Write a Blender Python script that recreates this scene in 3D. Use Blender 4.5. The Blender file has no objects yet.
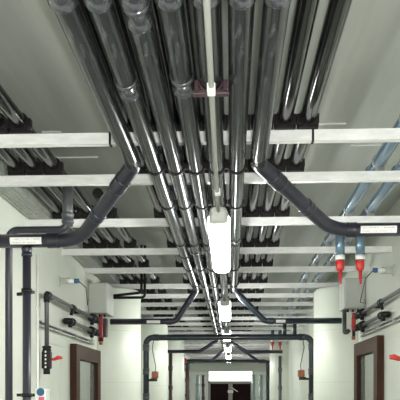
import bpy, bmesh, math, random
from mathutils import Vector, Matrix
random.seed(7)
PI = math.pi
C = bpy.context.scene.collection
EYE = 1.6                                   # camera height above the floor
WL, WR, CE = -1.63, 1.52, EYE + 1.75        # left wall, right wall, ceiling
Y0, Y1 = -5.0, 26.0

# ------------------------------------------------------------------ materials
def mat(name, col, rough=.5, metal=0., noise=None, bump=None, coat=0., spec=.5, emit=None, estr=0.):
    m = bpy.data.materials.new(name); m.use_nodes = True
    nt = m.node_tree; b = nt.nodes['Principled BSDF']
    b.inputs['Base Color'].default_value = (*col, 1)
    b.inputs['Roughness'].default_value = rough
    b.inputs['Metallic'].default_value = metal
    b.inputs['Specular IOR Level'].default_value = spec
    b.inputs['Coat Weight'].default_value = coat
    b.inputs['Coat Roughness'].default_value = .08
    if emit:
        b.inputs['Emission Color'].default_value = (*emit, 1)
        b.inputs['Emission Strength'].default_value = estr
    tc = nt.nodes.new('ShaderNodeTexCoord')
    if noise:
        scale, stretch, col2, lo, hi = noise
        mp = nt.nodes.new('ShaderNodeMapping'); mp.inputs['Scale'].default_value = stretch
        n = nt.nodes.new('ShaderNodeTexNoise'); n.inputs['Scale'].default_value = scale
        n.inputs['Detail'].default_value = 5; n.inputs['Roughness'].default_value = .65
        r = nt.nodes.new('ShaderNodeValToRGB')
        r.color_ramp.elements[0].position = lo; r.color_ramp.elements[0].color = (*col, 1)
        r.color_ramp.elements[1].position = hi; r.color_ramp.elements[1].color = (*col2, 1)
        nt.links.new(tc.outputs['Object'], mp.inputs['Vector'])
        nt.links.new(mp.outputs['Vector'], n.inputs['Vector'])
        nt.links.new(n.outputs['Fac'], r.inputs['Fac'])
        nt.links.new(r.outputs['Color'], b.inputs['Base Color'])
    if bump:
        scale, stretch, st, dist = bump
        mp = nt.nodes.new('ShaderNodeMapping'); mp.inputs['Scale'].default_value = stretch
        n = nt.nodes.new('ShaderNodeTexNoise'); n.inputs['Scale'].default_value = scale
        bp = nt.nodes.new('ShaderNodeBump'); bp.inputs['Strength'].default_value = st
        bp.inputs['Distance'].default_value = dist
        nt.links.new(tc.outputs['Object'], mp.inputs['Vector'])
        nt.links.new(mp.outputs['Vector'], n.inputs['Vector'])
        nt.links.new(n.outputs['Fac'], bp.inputs['Height'])
        nt.links.new(bp.outputs['Normal'], b.inputs['Normal'])
    return m

M = {}
M['wall'] = mat('painted_wall', (.63, .665, .59), .55, noise=(1.2, (1, 1, .35), (.70, .725, .655), .35, .7))
M['endwall'] = mat('white_end_wall', (.85, .87, .84), .6)
M['ceiling'] = mat('ceiling_panel', (.42, .437, .40), .36, metal=.25, noise=(1.6, (3, .25, 1), (.53, .548, .505), .35, .7), bump=(2.5, (3, .2, 1), .12, .02))  # paler lengthwise streaks in the colour imitate pipe reflections on glossy panels
M['floor'] = mat('floor_screed', (.33, .34, .32), .35, noise=(3, (1, 1, 1), (.42, .43, .40), .3, .7))
M['seam'] = mat('pale_ceiling_strip', (.75, .76, .73), .4)
M['pvc'] = mat('dark_clear_pvc', (.011, .013, .014), .2, noise=(6, (9, 1.6, 9), (.085, .09, .092), .5, .8), bump=(8, (4, 1.2, 4), .06, .01), coat=.15)
M['sleeve'] = mat('scuffed_pvc_sleeve', (.024, .027, .031), .22, noise=(14, (2, 2, 2), (.095, .10, .115), .5, .8), coat=.4)
M['upper'] = mat('upper_pvc', (.008, .008, .008), .15, noise=(6, (6, 1, 6), (.03, .03, .03), .5, .85), coat=.15)
M['branch'] = mat('charcoal_pvc', (.012, .012, .023), .28, noise=(5, (1, 1, 1), (.022, .022, .038), .4, .75), coat=.1)
M['portal'] = mat('blue_black_pvc', (.014, .024, .036), .3, noise=(7, (1, 1, 1), (.035, .05, .07), .45, .75), coat=.3)
M['riser'] = mat('grey_pvc', (.028, .03, .042), .35)
M['blue'] = mat('blue_steel', (.10, .175, .24), .24, metal=.3, noise=(5, (5, 1, 5), (.15, .22, .27), .4, .8), coat=.3)
M['galv'] = mat('galvanised', (.70, .70, .69), .42, metal=.1, noise=(9, (1, 4, 4), (.86, .86, .85), .35, .7))
M['tray'] = mat('tray_steel', (.30, .32, .29), .4, metal=.4, noise=(20, (1, 1, 1), (.5, .52, .48), .35, .7))
M['rail'] = mat('dull_galvanised_rail', (.22, .23, .22), .35, metal=.5, noise=(14, (1, 2, 1), (.5, .51, .49), .4, .65))
M['clamp'] = mat('black_clamp', (.010, .008, .008), .5, spec=.25)
M['hanger'] = mat('maroon_strap', (.045, .022, .026), .5)
M['black'] = mat('black_plastic', (.006, .006, .007), .4, spec=.3)
M['red'] = mat('red_plastic', (.52, .035, .03), .35)
M['dullred'] = mat('dark_red_plastic', (.36, .02, .03), .4)
M['rust'] = mat('rust_orange', (.34, .10, .05), .5, noise=(12, (1, 1, 1), (.46, .17, .09), .4, .7))
M['white'] = mat('white_plastic', (.80, .80, .77), .45)
M['cable'] = mat('ivory_cable', (.29, .295, .27), .5)
M['boxgrey'] = mat('pale_grey_enclosure', (.50, .52, .48), .45)
M['wood'] = mat('brown_wood', (.034, .011, .004), .5, noise=(4, (6, 6, .5), (.075, .027, .010), .4, .75), spec=.2)
M['pane'] = mat('door_glass', (.15, .17, .155), .06, coat=.5, spec=.8)
M['tank'] = mat('tank_enamel', (.70, .75, .655), .42, noise=(1.4, (1, 1, .5), (.76, .79, .71), .35, .7))
M['tankseam'] = mat('tank_seam', (.58, .63, .54), .5)
M['lintel'] = mat('pale_concrete', (.58, .62, .55), .6)
M['dfield'] = mat('dark_door_panel', (.016, .005, .006), .6, spec=.1)
M['dframe'] = mat('grey_door_frame', (.34, .33, .31), .45)
M['label'] = mat('label_white', (.82, .81, .80), .5)
M['print'] = mat('label_print', (.52, .47, .50), .6)
M['bluedot'] = mat('blue_plastic', (.03, .12, .24), .4)
M['pink'] = mat('pink_sticker', (.75, .14, .28), .5)
M['lampbody'] = mat('lamp_grey', (.45, .46, .44), .45)
M['lamp'] = mat('lamp_diffuser', (.9, .9, .9), .4, emit=(.985, 1., .95), estr=9)
M['transom'] = mat('lit_transom', (.9, .9, .9), .4, emit=(1., 1., .97), estr=.6)
M['teal'] = mat('pale_teal_pipe', (.45, .56, .53), .35)
M['brown'] = mat('brown_pipe', (.05, .03, .025), .45)
M['greypipe'] = mat('mid_grey_pipe', (.07, .075, .08), .35, coat=.1)

# ------------------------------------------------------------------ mesh helpers
def bm_box(bm, c, s, rz=0, bev=0):
    r = bmesh.ops.create_cube(bm, size=1)
    vs = r['verts']
    bmesh.ops.scale(bm, vec=s, verts=vs)
    if bev:
        es = list({e for v in vs for e in v.link_edges})
        q = bmesh.ops.bevel(bm, geom=es, offset=bev, segments=2, affect='EDGES', profile=.5)
        vs = list({v for f in q['faces'] for v in f.verts} | {v for v in vs if v.is_valid})
    if rz: bmesh.ops.rotate(bm, cent=(0, 0, 0), matrix=Matrix.Rotation(rz, 3, 'Z'), verts=vs)
    bmesh.ops.translate(bm, vec=c, verts=vs)

def bends(pts, br):
    """round the corners of a polyline with arcs of radius br"""
    P = [Vector(p) for p in pts]; out = [P[0]]
    for i in range(1, len(P) - 1):
        a, b, c = P[i-1], P[i], P[i+1]
        u, v = (a - b).normalized(), (c - b).normalized()
        ang = u.angle(v)
        if ang > PI - .02: out.append(b); continue
        t = min(br / math.tan(ang / 2), (a-b).length * .48, (c-b).length * .48)
        r = t * math.tan(ang / 2)
        cen = b + (u + v).normalized() * (r / math.sin(ang / 2))
        s, e = b + u * t - cen, b + v * t - cen
        n = max(4, int((PI - ang) / .16)); tot = s.angle(e); ax = s.cross(e).normalized()
        for k in range(n + 1):
            out.append(cen + Matrix.Rotation(tot * k / n, 3, ax) @ s)
    out.append(P[-1]); return out

def bm_tube(bm, pts, r, br=0, seg=20, flare=None):
    P = bends(pts, br) if br else [Vector(p) for p in pts]
    n = len(P); rings = []
    d0 = (P[1] - P[0]).normalized()
    up = Vector((0, 0, 1)) if abs(d0.z) < .9 else Vector((1, 0, 0))
    x = d0.cross(up).normalized()
    for i in range(n):
        d = ((P[min(i+1, n-1)] - P[i]).normalized() + (P[i] - P[max(i-1, 0)]).normalized()).normalized()
        x = (x - d * x.dot(d)).normalized(); y = d.cross(x)
        rr = r[i] if isinstance(r, (list, tuple)) else r
        rings.append([bm.verts.new(P[i] + (x * math.cos(2*PI*k/seg) + y * math.sin(2*PI*k/seg)) * rr) for k in range(seg)])
    for a, b in zip(rings, rings[1:]):
        for k in range(seg):
            f = bm.faces.new((a[k], a[(k+1) % seg], b[(k+1) % seg], b[k])); f.smooth = True
    bm.faces.new(rings[0][::-1]); bm.faces.new(rings[-1])

def bm_sleeve(bm, p, d, r, L, lip=.003, seg=24):
    """a pipe socket: sleeve with a rounded lip at both ends"""
    p = Vector(p); d = Vector(d).normalized(); h = L / 2
    t = [(-h, r - .006), (-h + .002, r), (-h + .008, r + lip), (-h + .016, r + lip), (-h + .02, r), (h - .02, r), (h - .016, r + lip), (h - .008, r + lip), (h - .002, r), (h, r - .006)]
    bm_tube(bm, [p + d * a for a, _ in t], [b for _, b in t], seg=seg)

def mesh_of(fn, name='mesh'):
    bm = bmesh.new(); fn(bm)
    bmesh.ops.recalc_face_normals(bm, faces=bm.faces[:])
    me = bpy.data.meshes.new(name); bm.to_mesh(me); bm.free(); return me

def link(name, me, material, parent=None, loc=(0, 0, 0), rz=0):
    o = bpy.data.objects.new(name, me); C.objects.link(o)
    if material and not me.materials: me.materials.append(M[material])
    o.parent = parent; o.location = loc; o.rotation_euler = (0, 0, rz); return o

class Thing:
    def __init__(s, name, label, cat, loc, group=None):
        s.loc = Vector(loc)
        s.o = bpy.data.objects.new(name, None); C.objects.link(s.o)
        s.o.empty_display_size = .1; s.o.location = s.loc
        s.o['label'] = label; s.o['category'] = cat
        if group: s.o['group'] = group
    def part(s, name, fn, material, parent=None, label=None):
        """fn builds in world coordinates; the part is stored relative to the thing"""
        me = mesh_of(fn, name); me.transform(Matrix.Translation(-s.loc))
        o = link(name, me, material, parent or s.o)
        if label: o['label'] = label
        return o
    def inst(s, name, me, material, at, parent=None):
        return link(name, me, material, parent or s.o, Vector(at) - s.loc)

def struct(name, fn, material, parent=None):
    o = link(name, mesh_of(fn, name), material, parent)
    if not parent: o['kind'] = 'structure'
    return o

ORD = ['first', 'second', 'third', 'fourth', 'fifth', 'sixth', 'seventh', 'eighth', 'ninth', 'tenth', 'eleventh', 'twelfth',
       'thirteenth', 'fourteenth', 'fifteenth', 'sixteenth', 'seventeenth', 'eighteenth', 'nineteenth', 'twentieth', 'twenty-first',
       'twenty-second', 'twenty-third', 'twenty-fourth', 'twenty-fifth', 'twenty-sixth']

# ------------------------------------------------------------------ room shell
TL, TR, TRAD = [8.2, 11.7, 15.9], [8.2, 17.5], .47
def wall_bm(x, sgn, tanks):
    def f(bm):
        cuts = [Y0]
        for t in tanks: cuts += [t - TRAD, t + TRAD]
        cuts.append(Y1)
        for a, b in zip(cuts[::2], cuts[1::2]):
            bm_box(bm, (x + sgn * .06, (a+b)/2, CE/2), (.12, b-a, CE))
        for t in tanks:
            bm_box(bm, (x + sgn * .06, t, (EYE + 1.30 + CE)/2), (.12, 2*TRAD, CE - EYE - 1.30))
    return f
struct('floor', lambda bm: bm_box(bm, ((WL+WR)/2, (Y0+Y1)/2, -.05), (5.2, Y1-Y0+.4, .1)), 'floor')
struct('ceiling', lambda bm: bm_box(bm, ((WL+WR)/2, (Y0+Y1)/2, CE + .05), (5.2, Y1-Y0+.4, .1)), 'ceiling')
struct('wall_left', wall_bm(WL, -1, TL), 'wall')
struct('wall_right', wall_bm(WR, 1, TR), 'wall')
struct('wall_far', lambda bm: bm_box(bm, ((WL+WR)/2, Y1 + .06, CE/2), (3.4, .12, CE)), 'endwall')
struct('wall_back', lambda bm: bm_box(bm, ((WL+WR)/2, Y0 - .06, CE/2), (3.4, .12, CE)), 'wall')
# short thin pale strips on the underside of the ceiling
for i, (xa, xb, y) in enumerate([(-1.27, -1.14, 4.26), (-1.36, -.99, 4.73), (.52, .75, 4.20), (.85, 1.12, 4.57), (-.62, -.35, 4.73)]):
    struct('trim_%d' % (i+1), lambda bm, xa=xa, xb=xb, y=y: bm_box(bm, ((xa+xb)/2, y, CE - .003), (xb-xa, .012, .006)), 'seam')
# lintel across the corridor with its two side piers
struct('trim_6', lambda bm: bm_box(bm, ((WL+WR)/2, 20.7, EYE + .80), (WR-WL, .3, .26), bev=.01), 'lintel')

# ------------------------------------------------------------------ cross beams
BY = [-1.6, -.7, .2, 1.0, 1.7, 3.40, 4.05, 5.08, 6.13, 7.08, 8.15, 8.99, 9.85, 10.8]
while BY[-1] < 24.6: BY.append(BY[-1] + .95)
VIS = [y for y in BY if y > 3]
ZB = EYE + 1.35
def beam_bm(bm):                                # strut channel with an open back and a lipped top
    L = WR - WL - .012
    bm_box(bm, (0, -.018, 0), (L, .005, .058))
    bm_box(bm, (0, 0, -.0265), (L, .04, .005))
    bm_box(bm, (0, 0, .0265), (L, .04, .005))
    bm_box(bm, (0, .018, .019), (L, .005, .016)); bm_box(bm, (0, .018, -.019), (L, .005, .016))
beam_me = mesh_of(beam_bm, 'beam')
foot_me = mesh_of(lambda bm: bm_box(bm, (0, 0, 0), (.006, .05, .085), bev=.001), 'bracket')
band_me = mesh_of(lambda bm: (bm_box(bm, (0, -.022, 0), (.012, .004, .066)), bm_box(bm, (0, .0, -.031), (.012, .046, .004)), bm_box(bm, (0, .0, .031), (.012, .046, .004))), 'band')
for y in BY:
    i = VIS.index(y) if y in VIS else -1
    if i >= 0: lab = '%s galvanised cross beam from the camera, spanning wall to wall' % ORD[i]
    else: lab = 'galvanised cross beam overhead, closer to the camera than the one with black bands'
    if i == 0: lab = 'nearest galvanised cross beam, crossed by two thin black bands'
    t = Thing('strut_beam', lab, 'beam', ((WL+WR)/2, y, ZB), 'cross beams' if i >= 0 else 'beams above the camera')
    t.inst('channel', beam_me, 'galv', ((WL+WR)/2, y, ZB))
    for x in (WL + .003, WR - .003): t.inst('wall_bracket', foot_me, 'galv', (x, y, ZB))
    if i == 0:
        for x in (-.643, .43): t.inst('joint_band', band_me, 'black', (x, y, ZB))['label'] = 'thin black band'

# ------------------------------------------------------------------ lower pipe bundle
HP = EYE + 1.20
def hang_bm(bm):                                # pipe ring with a stem up to the beam's underside
    bm_tube(bm, [(0, -.015, 0), (0, .015, 0)], .0465, seg=24)
    bm_tube(bm, [(0, 0, .04), (0, 0, .0885)], .012, seg=10)
    bm_box(bm, (0, 0, .081), (.07, .034, .012))
    for s in (-1, 1): bm_box(bm, (s * .047, 0, .0), (.012, .022, .03))
hang_me = mesh_of(hang_bm, 'hang')
sleeve_me = mesh_of(lambda bm: bm_sleeve(bm, (0, 0, 0), (0, 1, 0), .0465, .11, .0015), 'sleeve')
XS = [-.512, -.403, -.294, -.186, -.077, .032, .141]
END = [3.33, 7.46, 14.6, 18.1, 14.8, 7.46, 3.33]
LBL = ['leftmost big dark pipe of the low bundle, ending in the left diagonal branch',
       'big dark pipe next to the leftmost one in the low bundle, with a mottled sleeve',
       'third big dark pipe from the left in the low bundle',
       'big dark pipe just left of the ivory cable in the low bundle',
       'dark pipe directly above the ivory cable and the nearest lit lamp',
       'big dark pipe just right of the ivory cable, passing beside the lit lamp',
       'rightmost big dark pipe of the low bundle, ending in the right diagonal branch']
COUP = [[1.885], [1.885, 2.48, 5.6], [1.885, 2.0, 5.4, 10.2], [1.885, 2.46, 5.3, 11.2], [1.885, 5.8, 11.8], [1.885, 5.0], [1.885]]
for x, e, lab, cs in zip(XS, END, LBL, COUP):
    t = Thing('bundle_pipe', lab, 'pipe', (x, 1.0, HP), 'low pipe bundle under the cross beams')
    t.part('barrel', lambda bm: bm_tube(bm, [(x, -3 + (e + 3) * k / 60, HP) for k in range(61)], .042, seg=24), 'pvc')
    for c in cs: t.inst('coupling', sleeve_me, 'sleeve', (x, c, HP))
    for y in BY:
        if -2 < y < e - .0: t.inst('pipe_hanger', hang_me, 'clamp', (x, y, HP))
# maroon strap hanger over the ivory cable
t = Thing('strap_hanger', 'maroon strap bracket around the pipe above the ivory cable', 'bracket', (-.077, 2.46, HP))
t.part('strap', lambda bm: (bm_box(bm, (-.077, 2.46, HP - .052), (.14, .03, .016), bev=.003), bm_tube(bm, [(-.077 + .047*math.cos(a), 2.46, HP + .047*math.sin(a)) for a in [PI*k/12 + PI for k in range(13)]], .005, seg=8)), 'hanger')
for s in (-1, 1): t.part('lug', lambda bm: bm_box(bm, (-.077 + s*.055, 2.46, HP - .03), (.016, .03, .05), bev=.003), 'hanger')

# ------------------------------------------------------------------ upper pipes lying on the beams
HU = EYE + 1.447
def saddle_bm(w):
    def f(bm):
        bm_box(bm, (0, -.002, -.052), (w, .045, .026), bev=.006)
        for s in (-1, 1): bm_tube(bm, [(s * w*.36, -.002, -.045), (s * w*.40, -.002, -.012)], [.019, .014], seg=12)
        bm_tube(bm, [(0, -.026, 0), (0, .026, 0)], .048, seg=20)
        for s in (-1, 1): bm_box(bm, (s * .05, 0, -.006), (.018, .036, .05), bev=.003)
    return f
saddle_me = mesh_of(saddle_bm(.108), 'saddle')
def collar_bm(bm):
    bm_box(bm, (0, 0, -.052), (.06, .03, .028), bev=.004)
    bm_tube(bm, [(0, -.012, 0), (0, .012, 0)], .046, seg=20)
collar_me = mesh_of(collar_bm, 'collar')
def upper(x, ya, yb, lab, grp, m='upper', r=.042, smat='clamp'):
    t = Thing('overhead_pipe', lab, 'pipe', (x, ya, HU), grp)
    t.part('barrel', lambda bm: bm_tube(bm, [(x, ya + (yb-ya)*k/50, HU) for k in range(51)], r, seg=20), m)
    for y in BY:
        if ya < y < yb: t.inst('saddle_clamp', saddle_me if m != 'blue' else collar_me, smat if m != 'blue' else 'rail', (x, y, HU))
    return t
for k, x in enumerate([-.555, -.435, -.315, -.195, -.075, .045, .165, .285, .405]):
    lab = {0: 'leftmost dark pipe lying on the beams above the low bundle', 8: 'rightmost dark pipe lying on the beams, right of the low bundle',
           7: 'dark pipe on the beams, next to the rightmost of the middle group'}.get(k, '%s dark pipe from the left on top of the beams above the low bundle' % ORD[k])
    upper(x, -3, 25, lab, 'middle pipes on top of the beams')
for k, x in enumerate([-1.37, -1.25, -1.13]):
    upper(x, -3, 25 if k < 2 else 25, ['dark pipe on the beams beside the perforated cable tray', 'dark pipe on the beams, second from the perforated tray', 'dark pipe on the beams, third from the perforated tray'][k], 'left pipes on top of the beams', r=.038)
upper(-.97, 4.62, 25, 'dark pipe on the beams farthest right of the left group, starting past the second beam', 'left pipes on top of the beams', r=.038)
# blue steel pipes on the right, each with a drop leg
capme = {}
def blue_pipe(x, lab):
    t = upper(x, -1, 25, lab, 'blue pipes along the right wall', 'blue', .04)
    t.o.name = 'blue_pipe'
    for y in (4.3,): t.part('coupling', lambda bm: bm_sleeve(bm, (x, y, HU), (0, 1, 0), .046, .11), 'blue')
    for yd in (5.5, 14.4):
        b = t.part('drop_leg', lambda bm: (bm_tube(bm, [(x, yd, HU), (x, yd, EYE + 1.12)], .039), bm_sleeve(bm, (x, yd, HU), (0, 1, 0), .045, .16)), 'blue')
        t.part('white_collar', lambda bm: bm_tube(bm, [(x, yd, EYE + 1.165), (x, yd, EYE + 1.125)], .0405), 'white', b, 'white collar')
        t.part('red_cap', lambda bm: bm_tube(bm, [(x, yd, EYE + 1.125), (x, yd, EYE + 1.12), (x, yd, EYE + 1.05), (x, yd, EYE + 1.035)], [.033, .037, .035, .024]), 'red', b, 'red plastic cap')
        t.part('red_spout', lambda bm: (bm_tube(bm, [(x, yd, EYE + 1.05), (x + .004, yd, EYE + .92)], [.018, .009], seg=10), bm_tube(bm, [(x-.012, yd-.02, EYE + 1.05), (x - .008, yd-.02, EYE + .96)], .006, seg=8)), 'red', b, 'narrow red spout')
blue_pipe(.93, 'blue steel pipe on the beams nearer the bundle, with a red-capped drop leg')
blue_pipe(1.10, 'blue steel pipe on the beams nearer the right wall, with a red-capped drop leg')

# perforated tray along the left wall
t = Thing('cable_tray', 'perforated galvanised cable tray on the beams along the left wall', 'tray', (-1.52, 0, EYE + 1.385))
def tray_bm(bm):
    z = EYE + 1.384
    for x in [-1.60, -1.565, -1.53, -1.495, -1.46]: bm_box(bm, (x, 11.2, z), (.014, 26, .004))
    y = -1.8
    while y < 24.2: bm_box(bm, (-1.53, y, z + .0005), (.15, .018, .003)); y += .042
t.part('perforated_base', tray_bm, 'tray')
for x in (-1.61, -1.445): t.part('side_rail', lambda bm: bm_box(bm, (x, 11.2, EYE + 1.407), (.004, 26, .05)), 'tray')

# ------------------------------------------------------------------ branch pipes
def label_plate(t, a, b, r, zc, y, parent):
    """white paper label wrapped round the camera side of a pipe running along x"""
    def arc(bm, x0, x1, a0, a1, rr):
        n = 8; A = []
        for k in range(n + 1):
            an = a0 + (a1 - a0) * k / n
            A.append((bm.verts.new((x0, y - rr*math.cos(an), zc + rr*math.sin(an))), bm.verts.new((x1, y - rr*math.cos(an), zc + rr*math.sin(an)))))
        for p, q in zip(A, A[1:]): bm.faces.new((p[0], p[1], q[1], q[0]))
    h = .72
    pl = t.part('label', lambda bm: arc(bm, a, b, -h, h * .45, r + .0015), 'label', parent, 'white paper label')
    def prn(bm):
        rn = random.Random(int(abs(a)*1000))
        for row in (-.42, .02):
            x = a + .012
            while x < b - .02:
                w = rn.uniform(.004, .016)
                if rn.random() < .75: arc(bm, x, min(x + w, b - .01), row - .05, row + .05, r + .0022)
                x += w + .004
    t.part('print', prn, 'print', pl, 'faint unreadable print')

def branch(name, lab, grp, pts, r, br, m, socks, lbl=None):
    t = Thing(name, lab, 'pipe', pts[0], grp)
    b = t.part('barrel', lambda bm: bm_tube(bm, pts, r, br, seg=24), m)
    for p, d, L in socks: t.part('socket', lambda bm: bm_sleeve(bm, p, d, r + .004, L, .001), m)
    if lbl: label_plate(t, lbl[0], lbl[1], r, pts[-1][2], pts[-1][1], b)
    return t
def mid(p, q, f): return tuple(Vector(p).lerp(Vector(q), f))
def dirv(p, q): return Vector(q) - Vector(p)
# first pair
zl, zr = EYE + .955, EYE + 1.005
P = [(-.512, 3.30, HP), (-.512, 3.36, HP), (-.955, 4.0, zl), (WL, 4.0, zl)]
tb = branch('branch_pipe', 'charcoal branch pipe slanting from the bundle to the left wall, white label', 'near branch pipes', P, .042, .24, 'branch',
       [(mid(P[1], P[2], .22), dirv(P[1], P[2]), .10), (mid(P[1], P[2], .62), dirv(P[1], P[2]), .06), ((-1.12, 4.0, zl), (1, 0, 0), .08)], (-1.385, -1.185))
P = [(.141, 3.30, HP), (.141, 3.36, HP), (.625, 4.0, zr), (WR, 4.0, zr)]
branch('branch_pipe', 'charcoal branch pipe slanting from the bundle to the right wall, white label', 'near branch pipes', P, .042, .24, 'branch',
       [(mid(P[1], P[2], .22), dirv(P[1], P[2]), .10), (mid(P[1], P[2], .62), dirv(P[1], P[2]), .06), ((.745, 4.0, zr), (1, 0, 0), .07)], (.795, 1.015))
# second pair
z2 = EYE + .84
P = [(-.403, 7.44, HP), (-.403, 7.50, HP), (-.66, 7.60, z2), (-1.44, 7.60, z2)]
branch('branch_pipe', 'smaller dark branch pipe reaching the red-handled valves on the left', 'middle branch pipes', P, .035, .10, 'branch',
       [(mid(P[1], P[2], .3), dirv(P[1], P[2]), .09), ((-.74, 7.6, z2), (1, 0, 0), .07)], (-1.0, -.84))
P = [(.032, 7.44, HP), (.032, 7.50, HP), (.40, 7.60, z2), (1.30, 7.60, z2)]
branch('branch_pipe', 'smaller dark branch pipe reaching the red-handled valve on the right', 'middle branch pipes', P, .035, .10, 'portal',
       [(mid(P[1], P[2], .3), dirv(P[1], P[2]), .09), ((.47, 7.6, z2), (1, 0, 0), .07)], (.53, .64))
# far pairs
for x, s, y, z, xe, lab in [(-.294, -.72, 14.8, .94, WL, 'far dark branch pipe running to the left wall behind the near header'),
                            (-.077, .37, 15.0, .94, 1.2, 'far dark branch pipe running right behind the near header'),
                            (-.186, -.55, 18.3, .90, -1.275, 'farthest dark branch pipe running left, low over the lintel'),
                            (.165, .82, 18.3, .86, 1.25, 'farthest dark branch pipe running right, low over the lintel')]:
    P = [(x, y - .2, HP if x != .165 else EYE + 1.33), (x, y - .05, HP if x != .165 else EYE + 1.3), (s, y, EYE + z), (xe, y, EYE + z)]
    branch('branch_pipe', lab, 'far branch pipes', P, .04, .1, 'branch', [(mid(P[1], P[2], .4), dirv(P[1], P[2]), .1)])

# header portals
def portal(y, xa, xb, z, r, lab, stubs):
    t = Thing('header_pipe', lab, 'pipe', (xa, y, 0), 'pipe headers across the corridor')
    t.part('barrel', lambda bm: bm_tube(bm, [(xa, y, .02), (xa, y, z), (xb, y, z), (xb, y, .02)], r, .11, seg=24), 'portal')
    for x in (xa, xb):
        t.part('flange', lambda bm: bm_tube(bm, [(x, y, 0), (x, y, .02)], .1), 'portal')
        for zz in (z - .16, z - .55, z - .95, z - 1.5): t.part('socket', lambda bm: bm_sleeve(bm, (x, y, zz), (0, 0, 1), r + .007, .1), 'greypipe', label='grey sleeve')
    for x in (xa + .16, xb - .16): t.part('socket', lambda bm: bm_sleeve(bm, (x, y, z), (1, 0, 0), r + .006, .1), 'portal')
    for x in stubs: t.part('stub', lambda bm: bm_tube(bm, [(x, y, z), (x, y, z + .27)], .03), 'portal')
portal(10.3, -1.37, 1.29, EYE + .88, .047, 'near blue-black header pipe crossing the corridor and dropping at both sides', [.86, 1.02])
portal(20.1, -1.36, 1.15, EYE + .97, .05, 'far blue-black header pipe just in front of the pale lintel', [])

# ------------------------------------------------------------------ lamps and their cable
def lamp(y, lab):
    x, z = -.072, EYE + 1.0; L = 1.5
    t = Thing('batten_lamp', lab, 'lamp', (x, y, z), 'batten lamps under the bundle')
    def prof(bm, spec, w, h, zc):
        rings = []
        for yy, k in spec:
            ring = []
            for q in range(20):
                a = 2*PI*q/20; ca, sa = math.cos(a), math.sin(a)
                ring.append(bm.verts.new((x + w*k*math.copysign(abs(ca)**.55, ca), yy, zc + h*k*math.copysign(abs(sa)**.55, sa))))
            rings.append(ring)
        for A, B in zip(rings, rings[1:]):
            for q in range(20): bm.faces.new((A[q], A[(q+1) % 20], B[(q+1) % 20], B[q])).smooth = True
        bm.faces.new(rings[0][::-1]); bm.faces.new(rings[-1])
    t.part('housing', lambda bm: prof(bm, [(y - .05, .55), (y - .035, .8), (y + .06, 1), (y + L - .06, 1), (y + L + .03, .75)], .056, .022, z + .037), 'lampbody')
    t.part('end_cap', lambda bm: prof(bm, [(y - .04, .55), (y - .02, .85), (y + .045, .98)], .060, .042, z + .004), 'lampbody')
    d = t.part('diffuser', lambda bm: prof(bm, [(y + .045, .9), (y + .07, 1), (y + L - .12, 1), (y + L - .03, .85), (y + L, .6)], .067, .044, z - .004), 'lamp')
    for yy in (y + .3, y + L - .3): t.part('suspension_clip', lambda bm: (bm_box(bm, (x, yy, z + .072), (.05, .03, .03)), bm_box(bm, (x, yy, z + .117), (.012, .02, .08))), 'lampbody')
LY = [-4.2, -1.15, 3.68, 7.2, 10.65, 14.1, 17.2, 22.4]
for i, y in enumerate(LY):
    lamp(y, ['lit batten lamp overhead at the back of the corridor behind the camera', 'lit batten lamp overhead just behind the camera',
             'largest and nearest lit white batten lamp hanging under the bundle', 'second lit batten lamp, hanging between the two middle branch pipes',
             'third lit batten lamp, just behind the near header pipe', 'fourth lit batten lamp along the corridor',
             'fifth lit batten lamp, just in front of the far header', 'last lit batten lamp, beyond the pale lintel'][i])
t = Thing('lamp_cable', 'ivory cable running under the bundle to the nearest lit lamp', 'cable', (-.07, 0, EYE + 1.09))
t.part('cord', lambda bm: bm_tube(bm, [(-.072, .40, EYE + 1.04), (-.068, .7, EYE + 1.08), (-.068, 1.76, EYE + 1.095), (-.070, 2.30, EYE + 1.088), (-.073, 2.95, EYE + 1.075), (-.073, 3.45, EYE + 1.05), (-.072, 3.64, EYE + 1.03)], .0105, .5, seg=12), 'cable')
for y, z in ((2.30, 1.088), (3.38, 1.056)):
    t.part('cable_clip', lambda bm: (bm_box(bm, (-.071, y, EYE + z), (.03, .05, .03), bev=.004), bm_box(bm, (-.071, y, EYE + z + .035), (.012, .012, .07))), 'white', label='white clip')
for i in range(2, len(LY) - 1):
    ya, yb = LY[i] + 1.52, LY[i+1] - .05
    t = Thing('lamp_cable', ['short dark cable linking the nearest lamp to the second lamp', 'short dark cable linking the second lamp to the third', 'short dark cable linking the third lamp to the fourth', 'short dark cable linking the fourth lamp to the fifth', 'short dark cable linking the fifth lamp to the last'][i-2], 'cable', (-.072, ya, EYE + 1.03), 'cables between lamps')
    t.part('cord', lambda bm: bm_tube(bm, [(-.072, ya, EYE + 1.02), (-.072, ya + .2, EYE + 1.07), (-.072, yb - .2, EYE + 1.07), (-.072, yb, EYE + 1.03)], .02, .2, seg=10), 'greypipe')

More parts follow.
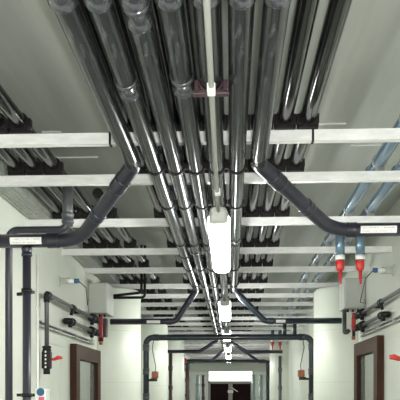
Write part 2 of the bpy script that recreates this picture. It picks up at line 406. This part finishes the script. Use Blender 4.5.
# ------------------------------------------------------------------ left wall pipework
t = Thing('riser_pipe', 'slim grey riser bending behind the labelled left branch and up to the beams', 'pipe', (-1.475, 4.2, 0))
t.part('barrel', lambda bm: bm_tube(bm, [(-1.475, 4.2, .02), (-1.475, 4.2, EYE + 1.075), (-1.08, 4.2, EYE + 1.075), (-1.08, 4.2, EYE + 1.20)], .024, .06), 'riser')
t.part('upper_leg', lambda bm: (bm_tube(bm, [(-1.08, 4.2, EYE + 1.10), (-1.08, 4.2, EYE + 1.37)], .034), bm_sleeve(bm, (-1.08, 4.2, EYE + 1.15), (0, 0, 1), .038, .07)), 'greypipe')
t = Thing('riser_pipe', 'thicker grey riser dropping from the labelled left branch', 'pipe', (-1.29, 4.0, 0))
t.part('barrel', lambda bm: bm_tube(bm, [(-1.29, 4.0, .02), (-1.29, 4.0, zl - .043)], .026), 'riser')
t.part('tee_socket', lambda bm: bm_sleeve(bm, (-1.29, 4.0, zl - .07), (0, 0, 1), .031, .06), 'branch')
for z in (EYE + .64, EYE - .02):
    t.part('wall_clamp', lambda bm: (bm_tube(bm, [(-1.29, 4.0, z - .012), (-1.29, 4.0, z + .012)], .034), bm_box(bm, (-1.33, 4.1, z), (.16, .02, .02), rz=-.6), bm_box(bm, (-1.52, 4.16, z), (.22, .02, .02)) if False else None), 'black', label='black clamp')
t = Thing('wall_conduit', 'slim white conduit running down the left wall behind the grey risers', 'conduit', (WL + .012, 5.35, 0))
t.part('tube', lambda bm: bm_tube(bm, [(WL + .012, 5.30, .02), (WL + .012, 5.30, EYE + 1.15)], .011, seg=12), 'white')
for z in (.6, 1.3, 2.3): t.part('clip', lambda bm: bm_box(bm, (WL + .012, 5.30, z), (.024, .035, .02)), 'white')

def bank(sx, wx, Hs, tag_):
    """two valve pipes on a strut rail, mirrored left/right; sx points into the corridor"""
    xp = wx + sx * .075
    z1, z2b, zs = [EYE + h for h in Hs]
    grp = 'wall pipes with valves'
    t = Thing('wall_pipe', 'upper grey wall pipe on the %s, turning down to a red-levered valve' % tag_, 'pipe', (xp, 5.35, z1), grp)
    b = t.part('barrel', lambda bm: bm_tube(bm, [(xp, 5.35, EYE + .36), (xp, 5.35, z1), (xp, 7.36, z1)], .019, .03), 'greypipe')
    t.part('elbow', lambda bm: (bm_sleeve(bm, (xp, 5.35, z1 - .05), (0, 0, 1), .024, .05), bm_sleeve(bm, (xp, 5.40, z1), (0, 1, 0), .024, .05), bm_tube(bm, [(xp, 5.35, z1-.03), (xp, 5.35, z1), (xp, 5.38, z1)], .025, .03)), 'black', label='black elbow')
    t.part('union', lambda bm: (bm_sleeve(bm, (xp, 6.25, z1), (0, 1, 0), .026, .09), bm_tube(bm, [(xp, 6.25, z1), (xp - sx*.02, 6.25, z1 - .075)], .016, seg=10)), 'black', label='black union')
    t.part('pipe_bracket', lambda bm: [bm_box(bm, (xp - sx*.045, y, z1), (.06, .03, .03)) for y in (5.6, 6.6)], 'black')
    t.part('end_union', lambda bm: (bm_sleeve(bm, (xp, 7.12, z1), (0, 1, 0), .04, .09, .006), bm_tube(bm, [(xp, 7.12, z1), (xp, 7.12, z1-.075)], .022, seg=10)), 'black', label='black threaded union')
    t.part('end_nut', lambda bm: bm_sleeve(bm, (xp, 7.28, z1), (0, 1, 0), .036, .07, .006), 'black', label='black nut')
    v = t.part('valve_body', lambda bm: (bm_box(bm, (xp, 5.35, EYE + .27), (.075, .07, .15), bev=.012), bm_sleeve(bm, (xp, 5.35, EYE + .365), (0, 0, 1), .034, .05, .004), bm_tube(bm, [(xp, 5.35, EYE + .2), (xp, 5.35, EYE + .15)], .028)), 'clamp', label='black ball valve')
    t.part('valve_mark', lambda bm: [bm_box(bm, (xp, 5.3145, EYE + .21 + k*.032), (.012, .002, .016)) for k in range(5)], 'white', v, 'row of white marks')
    t.part('valve_lever', lambda bm: bm_tube(bm, [(xp + sx*.037, 5.35, EYE + .275), (xp + sx*.06, 5.35, EYE + .275), (xp + sx*.10, 5.34, EYE + .29), (xp + sx*.135, 5.34, EYE + .288)], [.010, .012, .018, .010] if sx > 0 else [.016, .02, .024, .019], seg=14), 'red', v, 'red lever')
    t = Thing('wall_pipe', 'short lower grey wall pipe on the %s, just above the steel rail' % tag_, 'pipe', (xp, 6.15, z2b), grp)
    t.part('barrel', lambda bm: bm_tube(bm, [(wx + sx*.008, 6.12, z2b), (xp, 6.12, z2b), (xp, 7.36, z2b)], .019, .03), 'greypipe')
    t.part('elbow', lambda bm: (bm_tube(bm, [(wx + sx*.02, 6.12, z2b), (xp, 6.12, z2b), (xp, 6.2, z2b)], .030, .03), bm_sleeve(bm, (xp, 6.21, z2b), (0, 1, 0), .032, .05, .006), bm_tube(bm, [(xp, 6.14, z2b), (xp, 6.14, z2b-.06)], .02, seg=10)), 'black', label='black elbow')
    t.part('end_union', lambda bm: (bm_sleeve(bm, (xp, 7.10, z2b), (0, 1, 0), .04, .09, .006), bm_tube(bm, [(xp, 7.10, z2b), (xp, 7.10, z2b-.075)], .022, seg=10)), 'black', label='black threaded union')
    t.part('end_nut', lambda bm: bm_sleeve(bm, (xp, 7.28, z2b), (0, 1, 0), .036, .07, .006), 'black', label='black nut')
    t = Thing('strut_rail', 'galvanised slotted rail along the %s wall under the valve pipes' % tag_, 'rail', (wx + sx*.025, 6.3, zs))
    x = wx + sx*.022
    t.part('channel', lambda bm: (bm_box(bm, (wx + sx*.003, 6.35, zs), (.006, 2.1, .045)), bm_box(bm, (x, 6.35, zs + .021), (.04, 2.1, .004)), bm_box(bm, (x, 6.35, zs - .021), (.04, 2.1, .004)),
             bm_box(bm, (wx + sx*.041, 6.35, zs + .016), (.004, 2.1, .012)), bm_box(bm, (wx + sx*.041, 6.35, zs - .016), (.004, 2.1, .012))), 'rail')
    for y in (5.9, 6.5, 7.1): t.part('bolt', lambda bm: bm_tube(bm, [(wx + sx*.006, y, zs), (wx + sx*.05, y, zs)], .01, seg=8), 'tray')
    return xp
xl = bank(1, WL, (.83, .685, .575), 'left')
xr = bank(-1, WR, (.87, .735, .655), 'right')
# valve manifolds at the ends of the second branches
def manifold(xp, sx, za, zb, lab, tag_):
    t = Thing('valve_manifold', lab, 'valve', (xp, 7.45, za), 'valve manifolds')
    t.part('body', lambda bm: (bm_tube(bm, [(xp, 7.37, za), (xp, 7.50, za)], .034), bm_tube(bm, [(xp, 7.37, zb), (xp, 7.50, zb)], .034), bm_tube(bm, [(xp + sx*.02, 7.50, za + .045), (xp + sx*.02, 7.50, zb - .09)], .03 if tag_ == 'l' else .018), bm_box(bm, (xp + sx*.05, 7.5, (za+zb)/2), (.09, .09, .22), bev=.01) if tag_ == 'l' else None), 'brown')
    for z in ((za, zb) if tag_ == 'l' else (zb + .03,)):
        t.part('lever', lambda bm: (bm_box(bm, (xp + sx*.035, 7.42, z + .02), (.05, .025, .15), bev=.01), bm_tube(bm, [(xp + sx*.035, 7.42, z), (xp + sx*.035, 7.47, z)], .02, seg=12)), 'dullred' if tag_ == 'l' else 'red', label='red lever')
    if tag_ == 'r': t.part('lever', lambda bm: bm_tube(bm, [(xp + sx*.02, 7.40, za + .02), (xp + sx*.06, 7.40, za + .02)], .018, seg=12), 'red', label='red lever')
    t.part('tip', lambda bm: bm_tube(bm, [(xp + sx*.03, 7.46, zb - .09), (xp + sx*.03, 7.46, zb - .13)], .022, seg=12), 'rust')
manifold(xl, 1, EYE + .83, EYE + .685, 'black and red twin valve beside the left tank under the grey box', 'l')
manifold(xr, -1, EYE + .87, EYE + .735, 'black valve with bright red lever beside the right tank', 'r')

# junction boxes
def jbox(x0, x1, y0, y1, z0, z1, lab):
    t = Thing('junction_box', lab, 'box', ((x0+x1)/2, y0, z0), 'grey junction boxes')
    t.part('case', lambda bm: bm_box(bm, ((x0+x1)/2, (y0+y1)/2, (z0+z1)/2), (x1-x0, y1-y0, z1-z0), bev=.008), 'boxgrey')
    t.part('lid', lambda bm: bm_box(bm, ((x0+x1)/2, y0 - .006, (z0+z1)/2), (x1-x0-.02, .016, z1-z0-.02), bev=.004), 'boxgrey')
    for x in (x0 + .025, x1 - .025):
        for z in (z0 + .025, z1 - .025): t.part('screw', lambda bm: bm_tube(bm, [(x, y0 - .014, z), (x, y0 - .018, z)], .007, seg=8), 'tray')
    for k in range(3): t.part('gland', lambda bm: bm_tube(bm, [(x0 + (x1-x0)*(.25 + .25*k), y0 + .12, z0 - .03), (x0 + (x1-x0)*(.25 + .25*k), y0 + .12, z0 + .005)], .013, seg=10), 'black')
    return t
jbox(WL, -1.41, 7.25, 7.66, EYE + .90, EYE + 1.25, 'pale grey junction box on the left wall above the twin valve')
jbox(1.28, WR, 7.30, 7.66, EYE + .95, EYE + 1.29, 'pale grey junction box on the right wall near the red-capped drop legs')
t = Thing('drain_pipe', 'short grey hooked pipe hanging below the right junction box', 'pipe', (1.335, 7.2, EYE + .9))
t.part('barrel', lambda bm: bm_tube(bm, [(1.315, 7.48, EYE + .948), (1.315, 7.48, EYE + .69), (1.345, 7.48, EYE + .69), (1.37, 7.48, EYE + .72)], .024, .03, seg=14), 'greypipe')

# sensors
def sensor(wx, sx, y, z, lab, cable):
    t = Thing('wall_sensor', lab, 'sensor', (wx, y, z), 'small wall sensors')
    t.part('bracket', lambda bm: (bm_box(bm, (wx + sx*.004, y, z), (.008, .06, .10)), bm_box(bm, (wx + sx*.06, y, z - .03), (.11, .03, .008)), bm_box(bm, (wx + sx*.06, y, z + .03), (.11, .03, .008))), 'boxgrey')
    t.part('body', lambda bm: bm_tube(bm, [(wx + sx*.07, y, z), (wx + sx*.15, y, z)], .023, seg=16), 'white')
    t.part('blue_cap', lambda bm: bm_tube(bm, [(wx + sx*.15, y, z), (wx + sx*.16, y, z), (wx + sx*.195, y, z)], [.022, .024, .02], seg=16), 'bluedot', label='blue cap')
    t.part('cable', lambda bm: bm_tube(bm, cable, .005, .08, seg=8), 'greypipe', label='thin grey cable')
sensor(WL, 1, 6.0, EYE + 1.05, 'white sensor with a blue cap on the left wall above the valve pipes', [(WL + .19, 6.0, EYE + 1.05), (WL + .24, 6.1, EYE + 1.0), (WL + .14, 6.6, EYE + .90), (WL + .06, 7.0, EYE + 1.0), (WL + .02, 7.25, EYE + 1.06)])
sensor(WR, -1, 6.05, EYE + 1.14, 'white sensor with a blue cap on the right wall beside the drop legs', [(WR - .19, 6.05, EYE + 1.14), (WR - .24, 6.15, EYE + 1.08), (WR - .2, 6.6, EYE + .92), (WR - .06, 7.0, EYE + .96), (WR - .02, 7.3, EYE + 1.05)])

# twin conduits dropping from the ceiling on the left
t = Thing('conduit_drop', 'pair of thin dark conduits dropping from the ceiling to the left wall', 'conduit', (-1.09, 7.62, EYE + 1.15))
for x, z in ((-1.07, 1.19), (-1.03, 1.13)):
    t.part('tube', lambda bm: bm_tube(bm, [(x, 7.62, CE), (x, 7.62, EYE + z), (-1.405, 7.62, EYE + z - (.035 if z > 1.15 else .0))], .0165, .04, seg=12), 'black')

# white notice box with sticker low on the left wall
t = Thing('dispenser_box', 'small white wall box with a blue and pink sticker, below the left valve', 'box', (WL + .05, 5.3, EYE - .3))
t.part('case', lambda bm: bm_box(bm, (WL + .05, 5.3, EYE - .13), (.10, .12, .32), bev=.012), 'white')
t.part('blue_sticker', lambda bm: bm_tube(bm, [(WL + .055, 5.2395, EYE - .0), (WL + .055, 5.238, EYE - .0)], .033, seg=20), 'bluedot', label='round blue sticker')
t.part('pink_sticker', lambda bm: bm_box(bm, (WL + .062, 5.2385, EYE - .075), (.045, .002, .07)), 'pink', label='pink sticker')

# ------------------------------------------------------------------ tanks
def tank(x, y, lab):
    t = Thing('storage_tank', lab, 'tank', (x, y, 0), 'pale cylindrical tanks')
    r = TRAD - .004; h = EYE + 1.296
    t.part('shell', lambda bm: bm_tube(bm, [(x, y, 0), (x, y, h - .03), (x, y, h)], [r, r, r - .03], seg=64), 'tank')
    for z in (.45, 1.08, 1.72, 2.36): t.part('seam', lambda bm: bm_tube(bm, [(x, y, z - .004), (x, y, z), (x, y, z + .004)], [r - .001, r + .0025, r - .001], seg=64), 'tankseam')
tank(WL, TL[0], 'pale green-white cylindrical tank on the left, behind the near valves')
tank(WL, TL[1], 'pale cylindrical tank on the left just past the near header pipe')
tank(WL, TL[2], 'farthest pale cylindrical tank on the left')
tank(WR, TR[0], 'pale green-white cylindrical tank on the right, next to the wooden door')
tank(WR, TR[1], 'farthest pale cylindrical tank on the right')

# ------------------------------------------------------------------ doors
def wood_door(name, wx, sx, y0, y1, zt, st):
    xc = wx + sx * .035
    d = struct(name, lambda bm: [bm_box(bm, (xc, y0 + st/2, zt/2), (.07, st, zt), bev=.004), bm_box(bm, (xc, y1 - st/2, zt/2), (.07, st, zt), bev=.004),
              bm_box(bm, (xc, (y0+y1)/2, zt - .075), (.068, y1-y0-2*st, .15), bev=.003), bm_box(bm, (xc, (y0+y1)/2, .12), (.068, y1-y0-2*st, .24), bev=.003)], 'wood')
    p = link('pane', mesh_of(lambda bm: bm_box(bm, (wx + sx*.016, (y0+y1)/2, (zt - .15 + .24)/2), (.012, y1-y0-2*st, zt - .39))), 'pane', d)
    h = link('handle', mesh_of(lambda bm: (bm_tube(bm, [(wx + sx*.07, y0 + .06, 1.02), (wx + sx*.12, y0 + .06, 1.02), (wx + sx*.12, y0 + .18, 1.02)], .01, .02, seg=10), bm_tube(bm, [(wx + sx*.068, y0 + .06, 1.02), (wx + sx*.076, y0 + .06, 1.02)], .026))), 'galv', d)
wood_door('door_1', WL, 1, 6.42, 7.62, EYE + .49, .15)
wood_door('door_2', WR, -1, 6.42, 7.62, EYE + .565, .17)
for name, wx, sx in (('trim_7', WL, 1),):
    struct(name, lambda bm: [bm_box(bm, (WL + .003, y, 1.0), (.006, .012, 1.9)) for y in (5.72, 6.05)] + [bm_box(bm, (WL + .003, 5.9, EYE + .44), (.006, .7, .012))], 'tankseam')
# far double door
d = struct('door_3', lambda bm: [bm_box(bm, (x, Y1 - .04, 1.0), (.09, .08, 2.0)) for x in (-.88, .84)] + [bm_box(bm, (-.02, Y1 - .04, 1.99), (1.81, .08, .11)), bm_box(bm, (-.02, Y1 - .04, .98), (.15, .08, 1.92))], 'dframe')
for x in (-.47, .43):
    l = link('leaf', mesh_of(lambda bm: bm_box(bm, (x, Y1 - .02, .97), (.74, .03, 1.93))), 'dfield', d)
link('transom_pane', mesh_of(lambda bm: bm_box(bm, (-.02, Y1 - .03, EYE + .66), (1.74, .03, .44))), 'transom', d)['label'] = 'bright lit pane over the double door'
link('transom_frame', mesh_of(lambda bm: [bm_box(bm, (-.02, Y1 - .04, EYE + .905), (1.84, .08, .05))] + [bm_box(bm, (x, Y1 - .04, EYE + .665), (.05, .08, .43)) for x in (-.915, .875)]), 'white', d)
link('push_plate', mesh_of(lambda bm: bm_box(bm, (-.02, Y1 - .09, 1.62), (.22, .02, .12), bev=.004)), 'white', d)
link('pull_handle', mesh_of(lambda bm: bm_tube(bm, [(.02, Y1 - .085, 1.78), (.02, Y1 - .14, 1.78), (.26, Y1 - .14, 1.62), (.26, Y1 - .04, 1.62)], .02, .03, seg=10)), 'white', d)

# ------------------------------------------------------------------ actuators and far clutter
def actuator(x, y, z, sx, px, lab):
    t = Thing('valve_actuator', lab, 'valve', (x, y, z), 'orange-brown valve actuators')
    t.part('housing', lambda bm: bm_box(bm, (x, y, z), (.10, .12, .11), bev=.012), 'rust')
    t.part('cover', lambda bm: bm_tube(bm, [(x - sx*.02, y, z - .055), (x - sx*.02, y, z - .10)], .055, seg=18), 'brown', label='dark round base')
    t.part('mount', lambda bm: bm_tube(bm, [(x - sx*.01, y + .02, z - .08), (px, 10.3, z - .08)], .02, seg=10), 'brown')
    t.part('wire', lambda bm: bm_tube(bm, [(x, y, z + .05), (x + sx*.01, y, z + .13), (x - sx*.06, y + .1, z + .42), (x - sx*.05, 10.3, EYE + .83)], .006, .1, seg=6), 'black', label='thin dark wire')
actuator(-1.20, 10.1, EYE + .27, 1, -1.33, 'orange-brown valve actuator on the left leg of the near header')
actuator(1.10, 10.1, EYE + .29, -1, 1.25, 'orange-brown valve actuator on the right leg of the near header')
for x, y, r, m, lab, zt in [(-1.50, 14.6, .022, 'black', 'thin black vertical pipe in front of the farthest left tank', 2.5), (-1.39, 14.7, .04, 'brown', 'brown vertical pipe beside the thin black one before the farthest left tank', 2.5),
                        (1.22, 16.0, .04, 'greypipe', 'dark grey vertical pipe on the right beyond the near header', 2.5),
                        (-1.16, 22.3, .07, 'teal', 'outer pale teal vertical pipe left of the double doors', 2.2), (-.98, 22.6, .05, 'brown', 'brown vertical pipe left of the double doors', 2.2),
                        (.78, 22.3, .06, 'teal', 'inner pale teal vertical pipe right of the double doors', 2.2), (1.04, 22.5, .07, 'teal', 'outer pale teal vertical pipe right of the double doors', 2.2),
                        (-1.30, 18.9, .05, 'brown', 'dark vertical pipe in front of the left end of the lintel', 2.3)]:
    t = Thing('vertical_pipe', lab, 'pipe', (x, y, 0), 'far vertical pipes')
    t.part('barrel', lambda bm: bm_tube(bm, [(x, y, 0), (x, y, zt)], r, seg=14), m)
    for z in (zt - .35, zt - .8): t.part('coupling', lambda bm: bm_sleeve(bm, (x, y, z), (0, 0, 1), r + .01, .1), m)
t = Thing('hand_valve', 'dark red hand valve at the end of the far left branch', 'valve', (-1.36, 18.3, EYE + .9))
t.part('body', lambda bm: bm_tube(bm, [(-1.36, 18.3, EYE + .97), (-1.36, 18.3, EYE + .78)], .08), 'brown')
t.part('wheel', lambda bm: bm_tube(bm, [(-1.36, 18.2, EYE + .88), (-1.36, 18.17, EYE + .88)], .1), 'dullred', label='dark red wheel')
t = Thing('hand_valve', 'brown hand valve at the end of the far right branch', 'valve', (1.3, 18.3, EYE + .86))
t.part('body', lambda bm: bm_tube(bm, [(1.28, 18.3, EYE + .98), (1.28, 18.3, EYE + .66)], .07), 'brown')
t.part('wheel', lambda bm: bm_tube(bm, [(1.28, 18.2, EYE + .88), (1.28, 18.17, EYE + .88)], .09), 'rust', label='rust wheel')

# ------------------------------------------------------------------ camera, world, render look
sc = bpy.context.scene
cam = bpy.data.cameras.new('camera'); co = bpy.data.objects.new('camera', cam); C.objects.link(co)
F = 640.0; psi = math.radians(2.2)
cam.sensor_width = 36; cam.sensor_fit = 'HORIZONTAL'; cam.lens = F * 36 / 400
co.location = (0, 0, EYE); co.rotation_euler = (PI/2, 0, psi)
cam.shift_x = -(31 - F * math.tan(psi)) / 400; cam.shift_y = 192 / 400
cam.clip_start = .05; cam.clip_end = 100
sc.camera = co
# the camera's flash
fl = bpy.data.lights.new('camera_flash', 'POINT'); fl.energy = 62; fl.shadow_soft_size = .03; fl.color = (1, .98, .97)
fo = bpy.data.objects.new('camera_flash', fl); fo.location = (.06, .02, EYE + .06); C.objects.link(fo)
w = bpy.data.worlds.new('world'); sc.world = w; w.use_nodes = True
w.node_tree.nodes['Background'].inputs[0].default_value = (.02, .022, .02, 1)
sc.view_settings.view_transform = 'Standard'; sc.view_settings.look = 'None'
sc.view_settings.gamma = 1; sc.view_settings.use_curve_mapping = False
sc.view_settings.exposure = 2.3
